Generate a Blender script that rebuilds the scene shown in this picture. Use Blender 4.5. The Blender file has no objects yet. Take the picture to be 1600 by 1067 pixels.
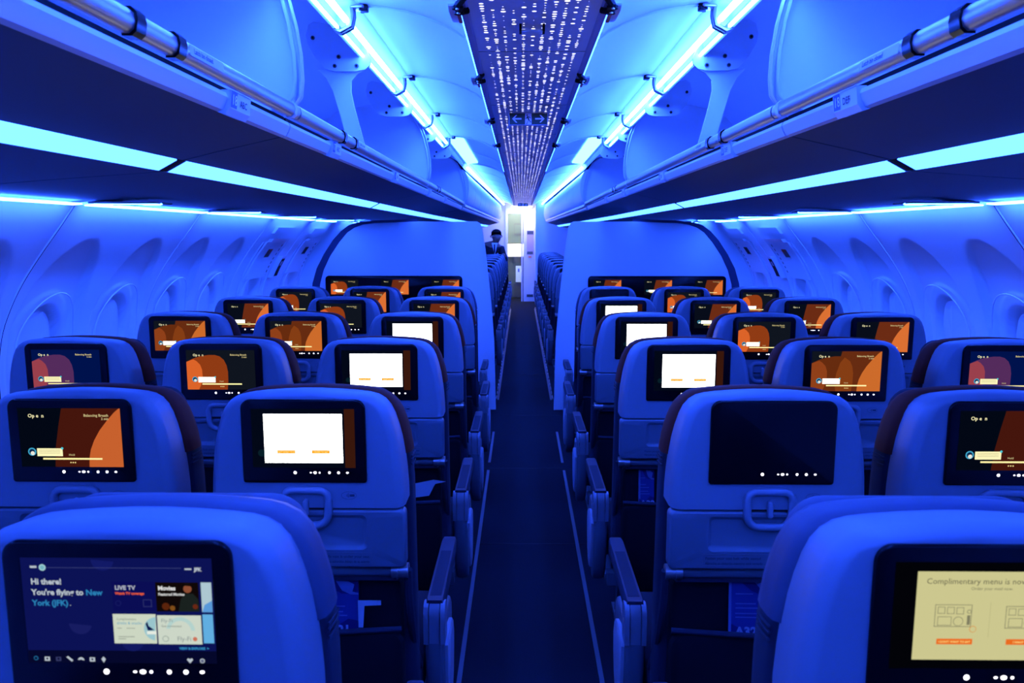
import bpy, bmesh, math, random
from mathutils import Vector, Matrix
random.seed(7)
C = bpy.context.scene.collection
SC = bpy.context.scene
PI = math.pi

# ------------------------------------------------------------------ camera, world, exposure
def make_camera():
    th, yaw, roll = .1380, .01162, .0003
    f, cx, cz = 1205.0, -.0348, 1.5
    fwd = Vector((-math.sin(yaw)*math.cos(th), math.cos(yaw)*math.cos(th), -math.sin(th)))
    right = Vector((math.cos(yaw), math.sin(yaw), 0)); up = right.cross(fwd)
    r2 = right*math.cos(roll)+up*math.sin(roll); u2 = up*math.cos(roll)-right*math.sin(roll)
    M = Matrix((r2, u2, -fwd)).transposed().to_4x4(); M.translation = (cx, 0, cz)
    cam = bpy.data.cameras.new('camera'); o = bpy.data.objects.new('camera', cam); C.objects.link(o)
    o.matrix_world = M
    cam.sensor_width = 36; cam.lens = f/1600*36; cam.clip_start = .02; cam.clip_end = 60
    cam.dof.use_dof = True; cam.dof.focus_distance = 2.4; cam.dof.aperture_fstop = 9
    SC.camera = o
make_camera()
w = bpy.data.worlds.new('world'); SC.world = w; w.use_nodes = True
w.node_tree.nodes['Background'].inputs[0].default_value = (.01, .05, 1, 1)
w.node_tree.nodes['Background'].inputs[1].default_value = .02
SC.view_settings.view_transform = 'Standard'; SC.view_settings.look = 'None'
SC.view_settings.gamma = 1; SC.view_settings.use_curve_mapping = False
SC.view_settings.exposure = 0.0
SC.cycles.use_denoising = True
SC.cycles.max_bounces = 7; SC.cycles.diffuse_bounces = 5; SC.cycles.glossy_bounces = 3
SC.cycles.sample_clamp_indirect = 12; SC.cycles.sample_clamp_direct = 0
SC.cycles.caustics_reflective = False; SC.cycles.caustics_refractive = False

LBLUE = (.020, .088, 1.0)      # the LED mood-light colour
S_COVE, S_BIN, S_WALL, S_SIDE = 170, 16, 100, 45

# ------------------------------------------------------------------ materials
MATS = {}
def mat(name, col, rough=.5, metal=0, bump=0, bscale=300, noise=0, nscale=20, spec=.5):
    if name in MATS: return MATS[name]
    m = bpy.data.materials.new(name); m.use_nodes = True; nt = m.node_tree
    b = nt.nodes['Principled BSDF']
    b.inputs['Roughness'].default_value = rough; b.inputs['Metallic'].default_value = metal
    b.inputs['Specular IOR Level'].default_value = spec
    b.inputs['Base Color'].default_value = (*col, 1)
    if bump or noise:
        tc = nt.nodes.new('ShaderNodeTexCoord')
        if noise:
            n = nt.nodes.new('ShaderNodeTexNoise'); n.inputs['Scale'].default_value = nscale; n.inputs['Detail'].default_value = 4
            nt.links.new(tc.outputs['Object'], n.inputs['Vector'])
            r = nt.nodes.new('ShaderNodeMapRange'); r.inputs[3].default_value = 1-noise; r.inputs[4].default_value = 1+noise
            nt.links.new(n.outputs[0], r.inputs[0])
            mx = nt.nodes.new('ShaderNodeVectorMath'); mx.operation = 'SCALE'; mx.inputs[0].default_value = col
            nt.links.new(r.outputs[0], mx.inputs['Scale']); nt.links.new(mx.outputs[0], b.inputs['Base Color'])
        if bump:
            n2 = nt.nodes.new('ShaderNodeTexNoise'); n2.inputs['Scale'].default_value = bscale
            nt.links.new(tc.outputs['Object'], n2.inputs['Vector'])
            bp = nt.nodes.new('ShaderNodeBump'); bp.inputs['Strength'].default_value = bump; bp.inputs['Distance'].default_value = .001
            nt.links.new(n2.outputs[0], bp.inputs['Height']); nt.links.new(bp.outputs[0], b.inputs['Normal'])
    MATS[name] = m; return m
def emat(name, col, s=1.0):
    if name in MATS: return MATS[name]
    m = bpy.data.materials.new(name); m.use_nodes = True; nt = m.node_tree
    for n in list(nt.nodes): nt.nodes.remove(n)
    e = nt.nodes.new('ShaderNodeEmission'); o = nt.nodes.new('ShaderNodeOutputMaterial')
    e.inputs[0].default_value = (*col, 1); e.inputs[1].default_value = s
    nt.links.new(e.outputs[0], o.inputs[0]); MATS[name] = m; return m
def dots_mat():
    m = bpy.data.materials.new('perforated_light'); m.use_nodes = True; nt = m.node_tree; b = nt.nodes['Principled BSDF']
    b.inputs['Base Color'].default_value = (.80, .74, .85, 1); b.inputs['Roughness'].default_value = .45
    N = lambda t, **k: [setattr(n := nt.nodes.new(t), a, v) for a, v in k.items()] and n or nt.nodes.new(t)
    def math_(op, a, b_=None):
        n = nt.nodes.new('ShaderNodeMath'); n.operation = op
        for i, v in ((0, a), (1, b_)):
            if v is None: continue
            if isinstance(v, (int, float)): n.inputs[i].default_value = v
            else: nt.links.new(v, n.inputs[i])
        return n.outputs[0]
    tc = nt.nodes.new('ShaderNodeTexCoord'); sp = nt.nodes.new('ShaderNodeSeparateXYZ')
    nt.links.new(tc.outputs['Object'], sp.inputs[0])
    px, py = .0282, .0225
    u = math_('ADD', math_('DIVIDE', sp.outputs[0], px), .5+40)
    cu = math_('FLOOR', u); fu = math_('SUBTRACT', math_('SUBTRACT', u, cu), .5)
    v = math_('DIVIDE', sp.outputs[1], py); v = math_('ADD', v, math_('MULTIPLY', math_('FRACT', math_('MULTIPLY', cu, .37)), 1.0))
    cv = math_('FLOOR', v); fv = math_('SUBTRACT', math_('SUBTRACT', v, cv), .5)
    wn = nt.nodes.new('ShaderNodeTexWhiteNoise'); wn.noise_dimensions = '2D'
    cb = nt.nodes.new('ShaderNodeCombineXYZ'); nt.links.new(cu, cb.inputs[0]); nt.links.new(cv, cb.inputs[1]); nt.links.new(cb.outputs[0], wn.inputs['Vector'])
    # ball radius grows with a random value, about a fifth of the cells stay closed
    rad = math_('MULTIPLY', math_('MAXIMUM', math_('SUBTRACT', wn.outputs['Value'], .2), 0), .0100)
    dx = math_('MULTIPLY', fu, px); dy = math_('MULTIPLY', fv, py)
    d = math_('SQRT', math_('ADD', math_('MULTIPLY', dx, dx), math_('MULTIPLY', dy, dy)))
    inside = math_('LESS_THAN', d, rad)
    lim = math_('LESS_THAN', math_('ABSOLUTE', sp.outputs[0]), .0282*5.5)
    k = math_('MULTIPLY', inside, lim)
    e = nt.nodes.new('ShaderNodeEmission'); e.inputs[0].default_value = (.62, .62, 1, 1); e.inputs[1].default_value = 2.2
    mx = nt.nodes.new('ShaderNodeMixShader'); nt.links.new(k, mx.inputs[0]); nt.links.new(b.outputs[0], mx.inputs[1]); nt.links.new(e.outputs[0], mx.inputs[2])
    nt.links.new(mx.outputs[0], nt.nodes['Material Output'].inputs[0]); MATS['dots'] = m; return m

shellM = mat('seat_shell_plastic', (.115, .13, .165), .5, bump=.15, bscale=900)
trayM = mat('tray_plastic', (.068, .078, .10), .5, bump=.15, bscale=900)
navyM = mat('navy_fabric', (.012, .015, .027), .85, bump=.3, bscale=700, noise=.15, nscale=60, spec=.2)
maroonM = mat('brown_leather', (.085, .011, .004), .8, bump=.2, bscale=400, spec=.15)
blueLM = mat('blue_leather', (.028, .034, .065), .6, bump=.2, bscale=400, spec=.35)
blackG = mat('black_gloss', (.002, .002, .003), .22, spec=.12)
blackM = mat('black_plastic', (.005, .005, .006), .6, spec=.1)
pocketM = mat('pocket_mesh', (.003, .003, .005), .9, spec=.1)
metalM = mat('brushed_metal', (.50, .47, .46), .42, 1.0, bump=.1, bscale=200)
hubM = mat('armrest_plastic', (.13, .14, .17), .4)
lightpl = mat('light_plastic', (.66, .66, .70), .35)
inlayM = mat('pale_inlay', (.26, .27, .32), .4)
blindM = mat('window_blind', (.72, .72, .76), .5)
padM = mat('armrest_pad', (.018, .020, .035), .6, bump=.2, spec=.3)
wallM = mat('cabin_lining', (.78, .78, .82), .5, bump=.08, bscale=500)
ceilM = mat('ceiling_lining', (.80, .80, .84), .42)
binM = mat('bin_plastic', (.78, .78, .84), .45, bump=.06, bscale=500)
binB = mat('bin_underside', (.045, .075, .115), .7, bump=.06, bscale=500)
carpet = mat('carpet', (.007, .009, .013), .95, bump=.6, bscale=400, noise=.6, nscale=220, spec=.1)
trackM = mat('seat_track_cover', (.07, .075, .09), .4)
inkM = mat('dark_ink', (.02, .02, .04), .6)
coveE = emat('cove_led', LBLUE, S_COVE); binE = emat('bin_led', LBLUE, S_BIN); wallE = emat('wall_led', LBLUE, S_WALL); sideE = emat('reading_led', LBLUE, S_SIDE)
edgeE = emat('edge_led', LBLUE, 22)
dotsM = dots_mat()

# ------------------------------------------------------------------ mesh helpers
def tag(o, label=None, cat=None, group=None, kind=None):
    if label: o['label'] = label
    if cat: o['category'] = cat
    if group: o['group'] = group
    if kind: o['kind'] = kind
    return o
def link(name, me, parent=None, loc=None, rot=None):
    o = bpy.data.objects.new(name, me); C.objects.link(o)
    if parent: o.parent = parent
    if loc: o.location = loc
    if rot: o.rotation_euler = rot
    return o
def empty(name, loc=(0, 0, 0), **k):
    o = bpy.data.objects.new(name, None); C.objects.link(o); o.location = loc; o.empty_display_size = .05
    return tag(o, **k)
class MB:
    def __init__(s): s.v = []; s.f = []; s.m = []; s.mats = []
    def mi(s, m):
        if m not in s.mats: s.mats.append(m)
        return s.mats.index(m)
    def add(s, vs, fs, m):
        k = len(s.v); i = s.mi(m); s.v += [tuple(v) for v in vs]
        for f in fs: s.f.append([k+a for a in f]); s.m.append(i)
        return s
    def box(s, x0, x1, y0, y1, z0, z1, m, M=None):
        vs = [Vector((x, y, z)) for x in (x0, x1) for y in (y0, y1) for z in (z0, z1)]
        if M: vs = [M @ v for v in vs]
        return s.add(vs, [(0, 1, 3, 2), (4, 6, 7, 5), (0, 4, 5, 1), (2, 3, 7, 6), (0, 2, 6, 4), (1, 5, 7, 3)], m)
    def loft(s, loops, m, cap0=True, cap1=True, close=True):
        n = len(loops[0]); vs = [p for l in loops for p in l]; fs = []
        for i in range(len(loops)-1):
            for j in range(n if close else n-1):
                k = (j+1) % n; fs.append((i*n+j, i*n+k, (i+1)*n+k, (i+1)*n+j))
        if cap0: fs.append(tuple(range(n))[::-1])
        if cap1: fs.append(tuple((len(loops)-1)*n+j for j in range(n)))
        return s.add(vs, fs, m)
    def rbox(s, x0, x1, y0, y1, z0, z1, m, r=.01, axis='y', k=4, b=None):
        # box with rounded corners across `axis` and a small bevel at its ends
        b = r*.5 if b is None else b
        A = {'y': (x0, x1, z0, z1, y0, y1), 'x': (y0, y1, z0, z1, x0, x1), 'z': (x0, x1, y0, y1, z0, z1)}[axis]
        def ring(ins, t):
            out = []
            a0, a1, c0, c1 = A[0]+ins, A[1]-ins, A[2]+ins, A[3]-ins
            rr = max(min(r-ins*.5, (a1-a0)/2*.999, (c1-c0)/2*.999), 1e-4)
            for (cx, cz, st) in ((a1-rr, c1-rr, 0), (a0+rr, c1-rr, PI/2), (a0+rr, c0+rr, PI), (a1-rr, c0+rr, 1.5*PI)):
                for q in range(k+1):
                    a = st+PI/2*q/k; p, w_ = cx+rr*math.cos(a), cz+rr*math.sin(a)
                    out.append({'y': (p, t, w_), 'x': (t, p, w_), 'z': (p, w_, t)}[axis])
            return out
        t0, t1 = A[4], A[5]
        return s.loft([ring(b, t0), ring(b*.3, t0+b*.3), ring(0, t0+b), ring(0, t1-b), ring(b*.3, t1-b*.3), ring(b, t1)], m)
    def tube(s, pts, r, m, n=8, cap=True, closed=False, sx=1):
        pts = [Vector(p) for p in pts]; loops = []; N = len(pts); prev = None
        for i, p in enumerate(pts):
            a = pts[(i-1) % N] if closed or i > 0 else p; c = pts[(i+1) % N] if closed or i < N-1 else p
            t = (c-a).normalized()
            u = prev - t*prev.dot(t) if prev else t.orthogonal()
            if u.length < 1e-5: u = t.orthogonal()
            u.normalize(); prev = u; v = t.cross(u)
            rr = r[i] if isinstance(r, (list, tuple)) else r
            loops.append([p+(u*math.cos(2*PI*q/n)*sx+v*math.sin(2*PI*q/n))*rr for q in range(n)])
        if closed: loops.append(loops[0])
        return s.loft(loops, m, cap and not closed, cap and not closed)
    def prism(s, prof, y0, y1, m, axis='y'):
        f = {'y': lambda p, t: (p[0], t, p[1]), 'x': lambda p, t: (t, p[0], p[1])}[axis]
        return s.loft([[f(p, y0) for p in prof], [f(p, y1) for p in prof]], m)
    def cyl(s, c, r, a, axis, m, n=16, r2=None):
        c = Vector(c); d = Vector(axis).normalized()*a
        return s.tube([c, c+d], [r, r if r2 is None else r2], m, n)
    def mesh(s, name, smooth=True, ang=35):
        me = bpy.data.meshes.new(name); me.from_pydata(s.v, [], s.f)
        for m in s.mats: me.materials.append(m)
        me.polygons.foreach_set('material_index', s.m)
        bm = bmesh.new(); bm.from_mesh(me); bmesh.ops.recalc_face_normals(bm, faces=bm.faces)
        lim = math.radians(ang)
        for f in bm.faces: f.smooth = smooth
        for e in bm.edges:
            if len(e.link_faces) == 2 and e.calc_face_angle(0) > lim: e.smooth = False
        bm.to_mesh(me); bm.free(); me.update(); return me
    def build(s, name, parent=None, smooth=True, ang=35, **k):
        o = link(name, s.mesh(name, smooth, ang), parent); return tag(o, **k)

# text to flat geometry in the x-z plane, facing -y
_tc = {}
def text_faces(txt, size, align='LEFT', bold=0.0):
    key = (txt, size, align, bold)
    if key in _tc: return _tc[key]
    cu = bpy.data.curves.new('lettering', 'FONT'); cu.body = txt; cu.size = size; cu.align_x = align; cu.resolution_u = 2; cu.offset = bold
    o = bpy.data.objects.new('lettering', cu); C.objects.link(o)
    bpy.context.view_layer.update()
    me = o.evaluated_get(bpy.context.evaluated_depsgraph_get()).to_mesh()
    r = ([(v.co.x, v.co.y) for v in me.vertices], [tuple(p.vertices) for p in me.polygons])
    o.evaluated_get(bpy.context.evaluated_depsgraph_get()).to_mesh_clear()
    bpy.data.objects.remove(o); bpy.data.curves.remove(cu)
    _tc[key] = r; return r
def add_text(mb, txt, x, y, z, size, m, align='LEFT', bold=0.0, sx=1.0, T=None):
    vs, fs = text_faces(txt, size, align, bold)
    P = [Vector((x+a*sx, y, z+b)) for a, b in vs]
    if T: P = [T(a*sx, b) for a, b in vs]
    mb.add(P, fs, m)

# ------------------------------------------------------------------ seat-back screens
class Disp:
    """flat picture of one screen, laid out on the glass"""
    def __init__(s, x0=-.107, x1=.107, z0=1.019, z1=1.144, y=-.0048):
        s.b = MB(); s.x0, s.x1, s.z0, s.z1, s.y, s.k = x0, x1, z0, z1, y, 0
    def P(s, u, v, L=None): return (s.x0+u*(s.x1-s.x0), s.y-.00012*(s.k if L is None else L), s.z0+v*(s.z1-s.z0))
    def poly(s, pts, col, st=1.0):
        s.k += 1
        m = emat('screen_%d_%d_%d_%d' % (*[round(c*255) for c in col], round(st*100)), [((c+.055)/1.055)**2.4 if c > .04 else c/12.92 for c in col], st)
        from mathutils.geometry import tessellate_polygon
        V = [Vector((a, b, 0)) for a, b in pts]
        tr = tessellate_polygon([V])
        s.b.add([s.P(a, b) for a, b in pts], [tuple(t) for t in tr], m)
    def rect(s, u0, v0, u1, v1, col, st=1.0): s.poly([(u0, v0), (u1, v0), (u1, v1), (u0, v1)], col, st)
    def disc(s, u, v, r, col, st=1.0, n=20, a0=0, a1=2*PI):
        asp = (s.x1-s.x0)/(s.z1-s.z0)
        s.poly([(u+r*math.cos(a0+(a1-a0)*i/n), v+r*asp*math.sin(a0+(a1-a0)*i/n)) for i in range(n)], col, st)
    def frame(s, u0, v0, u1, v1, t, col):
        a = t*1.7
        s.rect(u0, v0, u1, v0+a, col); s.rect(u0, v1-a, u1, v1, col); s.rect(u0, v0, u0+t, v1, col); s.rect(u1-t, v0, u1, v1, col)
    def ring(s, u, v, r, t, col, under):
        s.disc(u, v, r, col); s.disc(u, v, r-t, under)
    def text(s, txt, u, v, h, col, align='LEFT', bold=0, st=1.0):
        s.k += 1
        m = emat('screen_%d_%d_%d_%d' % (*[round(c*255) for c in col], round(st*100)), [((c+.055)/1.055)**2.4 if c > .04 else c/12.92 for c in col], st)
        p = s.P(u, v); add_text(s.b, txt, p[0], p[1], p[2], h*(s.z1-s.z0), m, align, bold)
    def done(s, name): return s.b.mesh(name, False)
CR = (.97, .93, .72); DK = (.02, .03, .07)
def d_open_overlay(d, bright, cap):
    d.text('Op e  n', .10, .845, .085, CR, bold=.0002); d.text('Balancing Breath', .885, .86, .062, (.85, .78, .55), 'RIGHT', .0001)
    d.text('2 min', .885, .805, .055, (.85, .78, .55), 'RIGHT', .0001)
    d.disc(.115, .26, .04, (.25, .65, .8)); d.disc(.115, .26, .028, (.02, .15, .3)); d.disc(.12, .235, .02, (.9, .9, .85))
    d.rect(.165, .185, .415, .32, (1, .97, .74) if not bright else (1, 1, .93), 1.0 if not bright else 2.0); d.disc(.412, .32, .012, (.3, .8, .85))
    if not bright:
        for q in (.285, .26, .235): d.rect(.185, q, .39, q+.006, (.72, .68, .5))
    d.rect(.22, .128, .80, .158, (1, .95, .65), 1.3 if bright else 1); d.text(cap, .475, .195, .05, (.85, .78, .55))
    for q in range(3): d.disc(.49+.022*q, .08, .007, (.95, .85, .55))
def sweep(d, mid, hi):
    d.poly([(.43, 1), (1, 1), (1, 0), (.33, 0), (.35, .35), (.39, .7)], mid)
    d.poly([(.985, .995), (1, 1), (1, 0), (.665, 0), (.67, .15), (.69, .3), (.73, .46), (.79, .63), (.87, .8), (.94, .93)], hi)
def blob(d, outer, inner):
    d.poly([(0, 0), (.585, 0), (.60, .2), (.602, .45), (.585, .62), (.55, .75), (.49, .84), (.42, .875), (.33, .875), (.22, .85), (.1, .785), (0, .70)], outer)
    d.poly([(0, 0), (.165, 0), (.20, .12), (.228, .32), (.225, .5), (.20, .63), (.15, .72), (.105, .765), (0, .70)], inner)
SCREENS = {}
def screen_mesh(kind):
    if kind in SCREENS: return SCREENS[kind]
    d = Disp()
    if kind == 'sweep': d.rect(0, 0, 1, 1, (.01, .03, .08)); sweep(d, (.27, .085, .05), (.78, .38, .18)); d_open_overlay(d, False, 'Hold')
    elif kind == 'sweep2': d.rect(0, 0, 1, 1, (.03, .05, .1)); sweep(d, (.42, .17, .08), (.86, .44, .2)); d_open_overlay(d, True, 'Exhale')
    elif kind == 'blob': d.rect(0, 0, 1, 1, (.06, .08, .12)); blob(d, (.56, .23, .08), (.86, .39, .16)); d_open_overlay(d, True, 'Hold')
    elif kind == 'blobblue': d.rect(0, 0, 1, 1, (.0, .07, .30)); blob(d, (.33, .17, .36), (.60, .25, .30)); d_open_overlay(d, False, 'Hold')
    elif kind == 'mixed':
        d.rect(0, 0, 1, 1, (.06, .08, .12)); sweep(d, (.40, .17, .07), (.80, .42, .17)); blob(d, (.40, .17, .06), (.56, .25, .10))
        d.poly([(.36, 0), (.585, 0), (.60, .2), (.602, .45), (.585, .62), (.55, .75), (.47, .85), (.41, .72), (.36, .45), (.34, .2)], (.52, .24, .08)); d_open_overlay(d, True, 'Hold')
    elif kind == 'dialog':
        d.rect(0, 0, 1, 1, (.01, .03, .09)); d.rect(.90, 0, 1, 1, (.22, .09, .05)); d.disc(.09, .25, .035, (.03, .12, .16))
        d.rect(.12, .085, .88, .915, (1, 1, .97), 6); d.text('Complimentary menu is now available', .5, .81, .06, (1, 1, .82), 'CENTER', st=3)
        d.frame(.24, .40, .43, .62, .004, (1, .99, .85)); d.frame(.57, .40, .76, .62, .004, (1, .99, .85))
        d.rect(.243, .245, .42, .305, (1, .58, .12), 1.3); d.rect(.58, .245, .755, .305, (1, .58, .08), 1.3)
        d.text('I DON\'T WANT TO EAT', .33, .262, .034, (1, .9, .6), 'CENTER', st=1.5); d.text('I WANT TO EAT', .667, .262, .034, (1, .9, .6), 'CENTER', st=1.5)
    elif kind == 'menu':
        d.rect(0, 0, 1, 1, (.01, .012, .03)); bg = (.80, .78, .56); g = (.50, .49, .38)
        d.rect(.115, .085, .885, .915, bg); d.text('Complimentary menu is now available', .5, .80, .075, (.36, .35, .27), 'CENTER')
        d.text('Order your meal now.', .5, .745, .04, (.42, .41, .32), 'CENTER'); d.rect(.499, .30, .501, .63, (.70, .68, .48))
        for cx in (.31, .665):
            d.frame(cx-.095, .40, cx+.095, .61, .0035, g)
            for q in range(3): d.frame(cx-.082+.047*q, .525, cx-.044+.047*q, .59, .003, g)
            d.frame(cx-.084, .42, cx-.012, .505, .003, g); d.ring(cx+.022, .462, .026, .003, g, bg); d.rect(cx+.066, .43, cx+.082, .52, g); d.ring(cx+.074, .555, .011, .003, g, bg)
        d.ring(.40, .405, .018, .003, (.85, .55, .2), bg)
        for a, t in ((.31, 'I DON\'T WANT TO EAT'), (.665, 'I WANT TO EAT')):
            d.rect(a-.092, .262, a+.092, .315, (.92, .42, .12)); d.text(t, a, .278, .026, (1, .85, .5), 'CENTER', .0001)
    elif kind == 'home':
        W = (.72, .76, .80); B = (.16, .50, .72)
        d.rect(0, 0, 1, 1, (.045, .07, .33)); d.rect(0, 0, 1, .12, (.02, .03, .17))
        d.disc(.43, .985, .06, (.07, .10, .40), n=16, a0=PI, a1=2*PI); d.disc(.29, .38, .06, (.09, .11, .38), n=16, a0=PI, a1=2*PI); d.disc(.56, .22, .06, (.07, .10, .38), n=16, a0=PI, a1=2*PI)
        d.rect(.05, .905, .085, .925, W); d.disc(.115, .91, .018, (.65, .82, .85)); d.disc(.115, .91, .012, (.45, .70, .75)); d.rect(.135, .908, .84, .912, (.25, .28, .5))
        d.rect(.86, .895, .895, .91, W); d.text('JFK', .91, .885, .045, W, bold=.0003)
        d.text('Hi there!', .05, .755, .075, W, bold=.0003); d.text("You're flying to ", .05, .655, .075, W, bold=.0003); d.text('New', .335, .655, .075, B, bold=.0003); d.text('York (JFK)', .05, .555, .075, B, bold=.0003); d.text('.', .245, .555, .075, W)
        d.rect(.475, .51, .70, .785, (.04, .05, .33)); d.text('LIVE TV', .49, .71, .055, (.7, .72, .78), bold=.0002); d.text('Watch TV coverage', .49, .665, .032, (.9, .35, .2), bold=.0002); d.frame(.635, .55, .68, .62, .003, (.2, .22, .45)); d.ring(.505, .585, .015, .003, (.1, .12, .4), (.04, .05, .33))
        d.rect(.705, .51, .93, .785, (.06, .03, .03)); d.poly([(.82, .51), (.93, .51), (.925, .63), (.90, .68), (.86, .68), (.835, .63)], (.10, .13, .12)); d.disc(.873, .725, .022, (.55, .30, .20)); d.disc(.873, .75, .018, (.08, .05, .04), a0=0, a1=PI)
        d.disc(.755, .56, .02, (.35, .14, .05)); d.disc(.79, .545, .014, (.5, .3, .1)); d.disc(.91, .56, .014, (.4, .15, .08))
        d.text('Movies', .72, .715, .055, (.85, .85, .85), bold=.0003); d.text('Featured Movies', .72, .665, .035, (.8, .8, .8), bold=.0002)
        d.rect(.945, .51, 1, .79, (.68, .78, .82)); d.poly([(.945, .51), (1, .51), (1, .62), (.96, .58)], (.35, .60, .85)); d.rect(.945, .215, 1, .49, (.38, .68, .88))
        d.rect(.475, .21, .70, .49, (.80, .84, .76)); d.disc(.70, .35, .065, (.60, .77, .80), a0=PI/2, a1=1.5*PI); d.poly([(.645, .40), (.655, .42), (.66, .38), (.675, .36), (.69, .34), (.655, .335)], (.05, .1, .3)); d.rect(.65, .30, .70, .33, (.9, .92, .88))
        d.text('Complimentary', .495, .435, .028, (.4, .45, .42)); d.text('drinks & snacks', .495, .395, .036, (.2, .6, .75)); d.rect(.495, .355, .52, .362, (.6, .63, .58)); d.rect(.545, .355, .59, .362, (.6, .63, .58)); d.rect(.50, .275, .585, .282, (.55, .58, .54)); d.rect(.50, .255, .54, .262, (.55, .58, .54))
        d.rect(.71, .21, .94, .485, (.80, .84, .78)); d.disc(.83, .34, .075, (.70, .82, .80), a0=0, a1=PI); d.disc(.83, .34, .055, (.80, .84, .78), a0=0, a1=PI)
        d.text('Fly-Fi', .73, .42, .05, (.5, .58, .58)); d.text('Get connected', .73, .375, .03, (.4, .45, .42)); d.text('Fly-Fi', .81, .245, .06, (.5, .55, .55)); d.ring(.75, .265, .017, .003, (.5, .58, .55), (.80, .84, .78)); d.disc(.905, .265, .012, (.8, .45, .35))
        d.text('VIEW & EXPLORE  >', .82, .165, .03, (.2, .55, .75), bold=.0002)
        d.ring(.06, .075, .012, .004, (.12, .4, .6), (.02, .03, .17))
        for i, q in enumerate((.12, .18, .24, .30, .36, .42)):
            c = W if i != 1 else (.2, .22, .4)
            if i == 2: d.poly([(q-.018, .09), (q-.008, .10), (q+.018, .06), (q+.01, .045)], c)
            elif i == 3: d.disc(q, .06, .017, c, a0=0, a1=PI); d.disc(q, .055, .008, (.02, .03, .17), a0=0, a1=PI)
            elif i == 5: d.poly([(q, .04), (q+.012, .075), (q, .10), (q-.012, .075)], c)
            else: d.rect(q-.014, .05, q+.014, .09, c); d.disc(q, .072, .006, (.02, .03, .17))
        d.poly([(.875, .04), (.892, .075), (.885, .09), (.875, .08), (.865, .09), (.858, .075)], W); d.ring(.94, .065, .013, .004, W, (.35, .38, .5))
    SCREENS[kind] = d.done('display_'+kind); return SCREENS[kind]

# ------------------------------------------------------------------ the passenger seat
HALF = [(.205, .93), (.2045, .96), (.202, 1.0), (.1985, 1.035), (.1935, 1.07), (.187, 1.10), (.179, 1.128), (.170, 1.149), (.158, 1.165), (.143, 1.1755), (.125, 1.181), (.10, 1.1845), (.06, 1.188), (.02, 1.190)]
def outline(off=0, zmin=.93, y=0, dz=0):
    pts = [(a, b) for a, b in HALF if b > zmin+.004]
    # side point at zmin
    def hx(z):
        if z <= .93: return .205+(.93-z)*.01
        for (a0, b0), (a1, b1) in zip(HALF, HALF[1:]):
            if b0 <= z <= b1: return a0+(a1-a0)*(z-b0)/(b1-b0)
        return HALF[-1][0]
    pts = [(hx(zmin), zmin)]+([(hx(.5*(zmin+.93)), .5*(zmin+.93))] if zmin < .9 else [])+pts
    full = pts+[(-a, b) for a, b in reversed(pts)]
    out = []
    for i, (a, b) in enumerate(full):
        p = full[max(i-1, 0)]; q = full[min(i+1, len(full)-1)]
        t = Vector((q[0]-p[0], q[1]-p[1])).normalized(); n = Vector((t.y, -t.x))
        if i in (0, len(full)-1): n = Vector((1 if a > 0 else -1, 0))
        out.append((a+n.x*off, y, b+n.y*off-dz*max(0, min(1, (b-.93)/.26))**2))
    return out
MC = {}
def cached(name, fn):
    if name not in MC: MC[name] = fn()
    return MC[name]
def m_shell():
    b = MB(); L = []
    for off, y, dz in ((-.05, .001, 0), (-.020, .0005, .003), (-.015, .0015, .004), (-.009, .006, .005), (-.003, .014, .008), (0, .026, .010), (0, .085, .019), (-.01, .088, .019)):
        L.append(outline(off, y=y, dz=dz))
    b.loft(L, shellM); return b.mesh('shell', True, 40)
def m_tray():
    b = MB(); k = 4
    def ring(hw, z0, z1, r, y):
        out = []
        for (cx, cz, st) in ((hw-r, z1-r, 0), (-hw+r, z1-r, PI/2), (-hw+r, z0+r, PI), (hw-r, z0+r, 1.5*PI)):
            for q in range(k+1):
                a = st+PI/2*q/k; out.append((cx+r*math.cos(a), y, cz+r*math.sin(a)))
        return out
    b.loft([ring(.207, .797, .926, .012, .030), ring(.207, .797, .926, .012, .006), ring(.205, .799, .924, .012, .002), ring(.202, .802, .921, .011, 0),
            ring(.126, .838, .915, .012, 0), ring(.122, .842, .911, .010, .003), ring(.118, .847, .907, .008, .006)], trayM, True, True)
    return b.mesh('tray_table', True, 30)
def m_label():
    b = MB(); y = -.0006
    def fr(x0, x1, z0, z1, t=.0012):
        b.box(x0, x1, y, .001, z0, z0+t, trackM); b.box(x0, x1, y, .001, z1-t, z1, trackM); b.box(x0, x0+t, y, .001, z0, z1, trackM); b.box(x1-t, x1, y, .001, z0, z1, trackM)
    fr(-.135, .135, .806, .832)
    y = -.0009
    add_text(b, 'Fasten your seat belt while seated', -.130, y, .821, .0085, inkM, bold=.00015)
    add_text(b, 'Abroche su cinturón mientras esté sentado', -.130, y, .810, .0080, inkM, bold=.00015, sx=.86)
    add_text(b, 'Life vest is under your seat', .130, y, .821, .0085, inkM, 'RIGHT', bold=.00015)
    add_text(b, 'Chaleco salvavidas debajo de su asiento', .130, y, .810, .0080, inkM, 'RIGHT', bold=.00015, sx=.80)
    return b.mesh('placard', False)
def m_latch():
    b = MB(); pts = []
    for (cx, cz, st, r) in ((.028, .950, 0, .019), (-.028, .950, PI/2, .019), (-.020, .919, PI, .026), (.020, .919, 1.5*PI, .026)):
        for q in range(6):
            a = st+PI/2*q/5; pts.append((cx+r*math.cos(a), -.002, cz+r*math.sin(a)))
    b.tube(pts, .0085, shellM, 8, closed=True)
    return b.mesh('latch_ring', True, 60)
def m_latchtab():
    b = MB(); b.rbox(-.0055, .0055, -.012, .002, .915, .951, shellM, .005); b.box(-.04, .04, -.0012, .002, .9285, .9305, blackM)
    return b.mesh('latch_tab', True)
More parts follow.
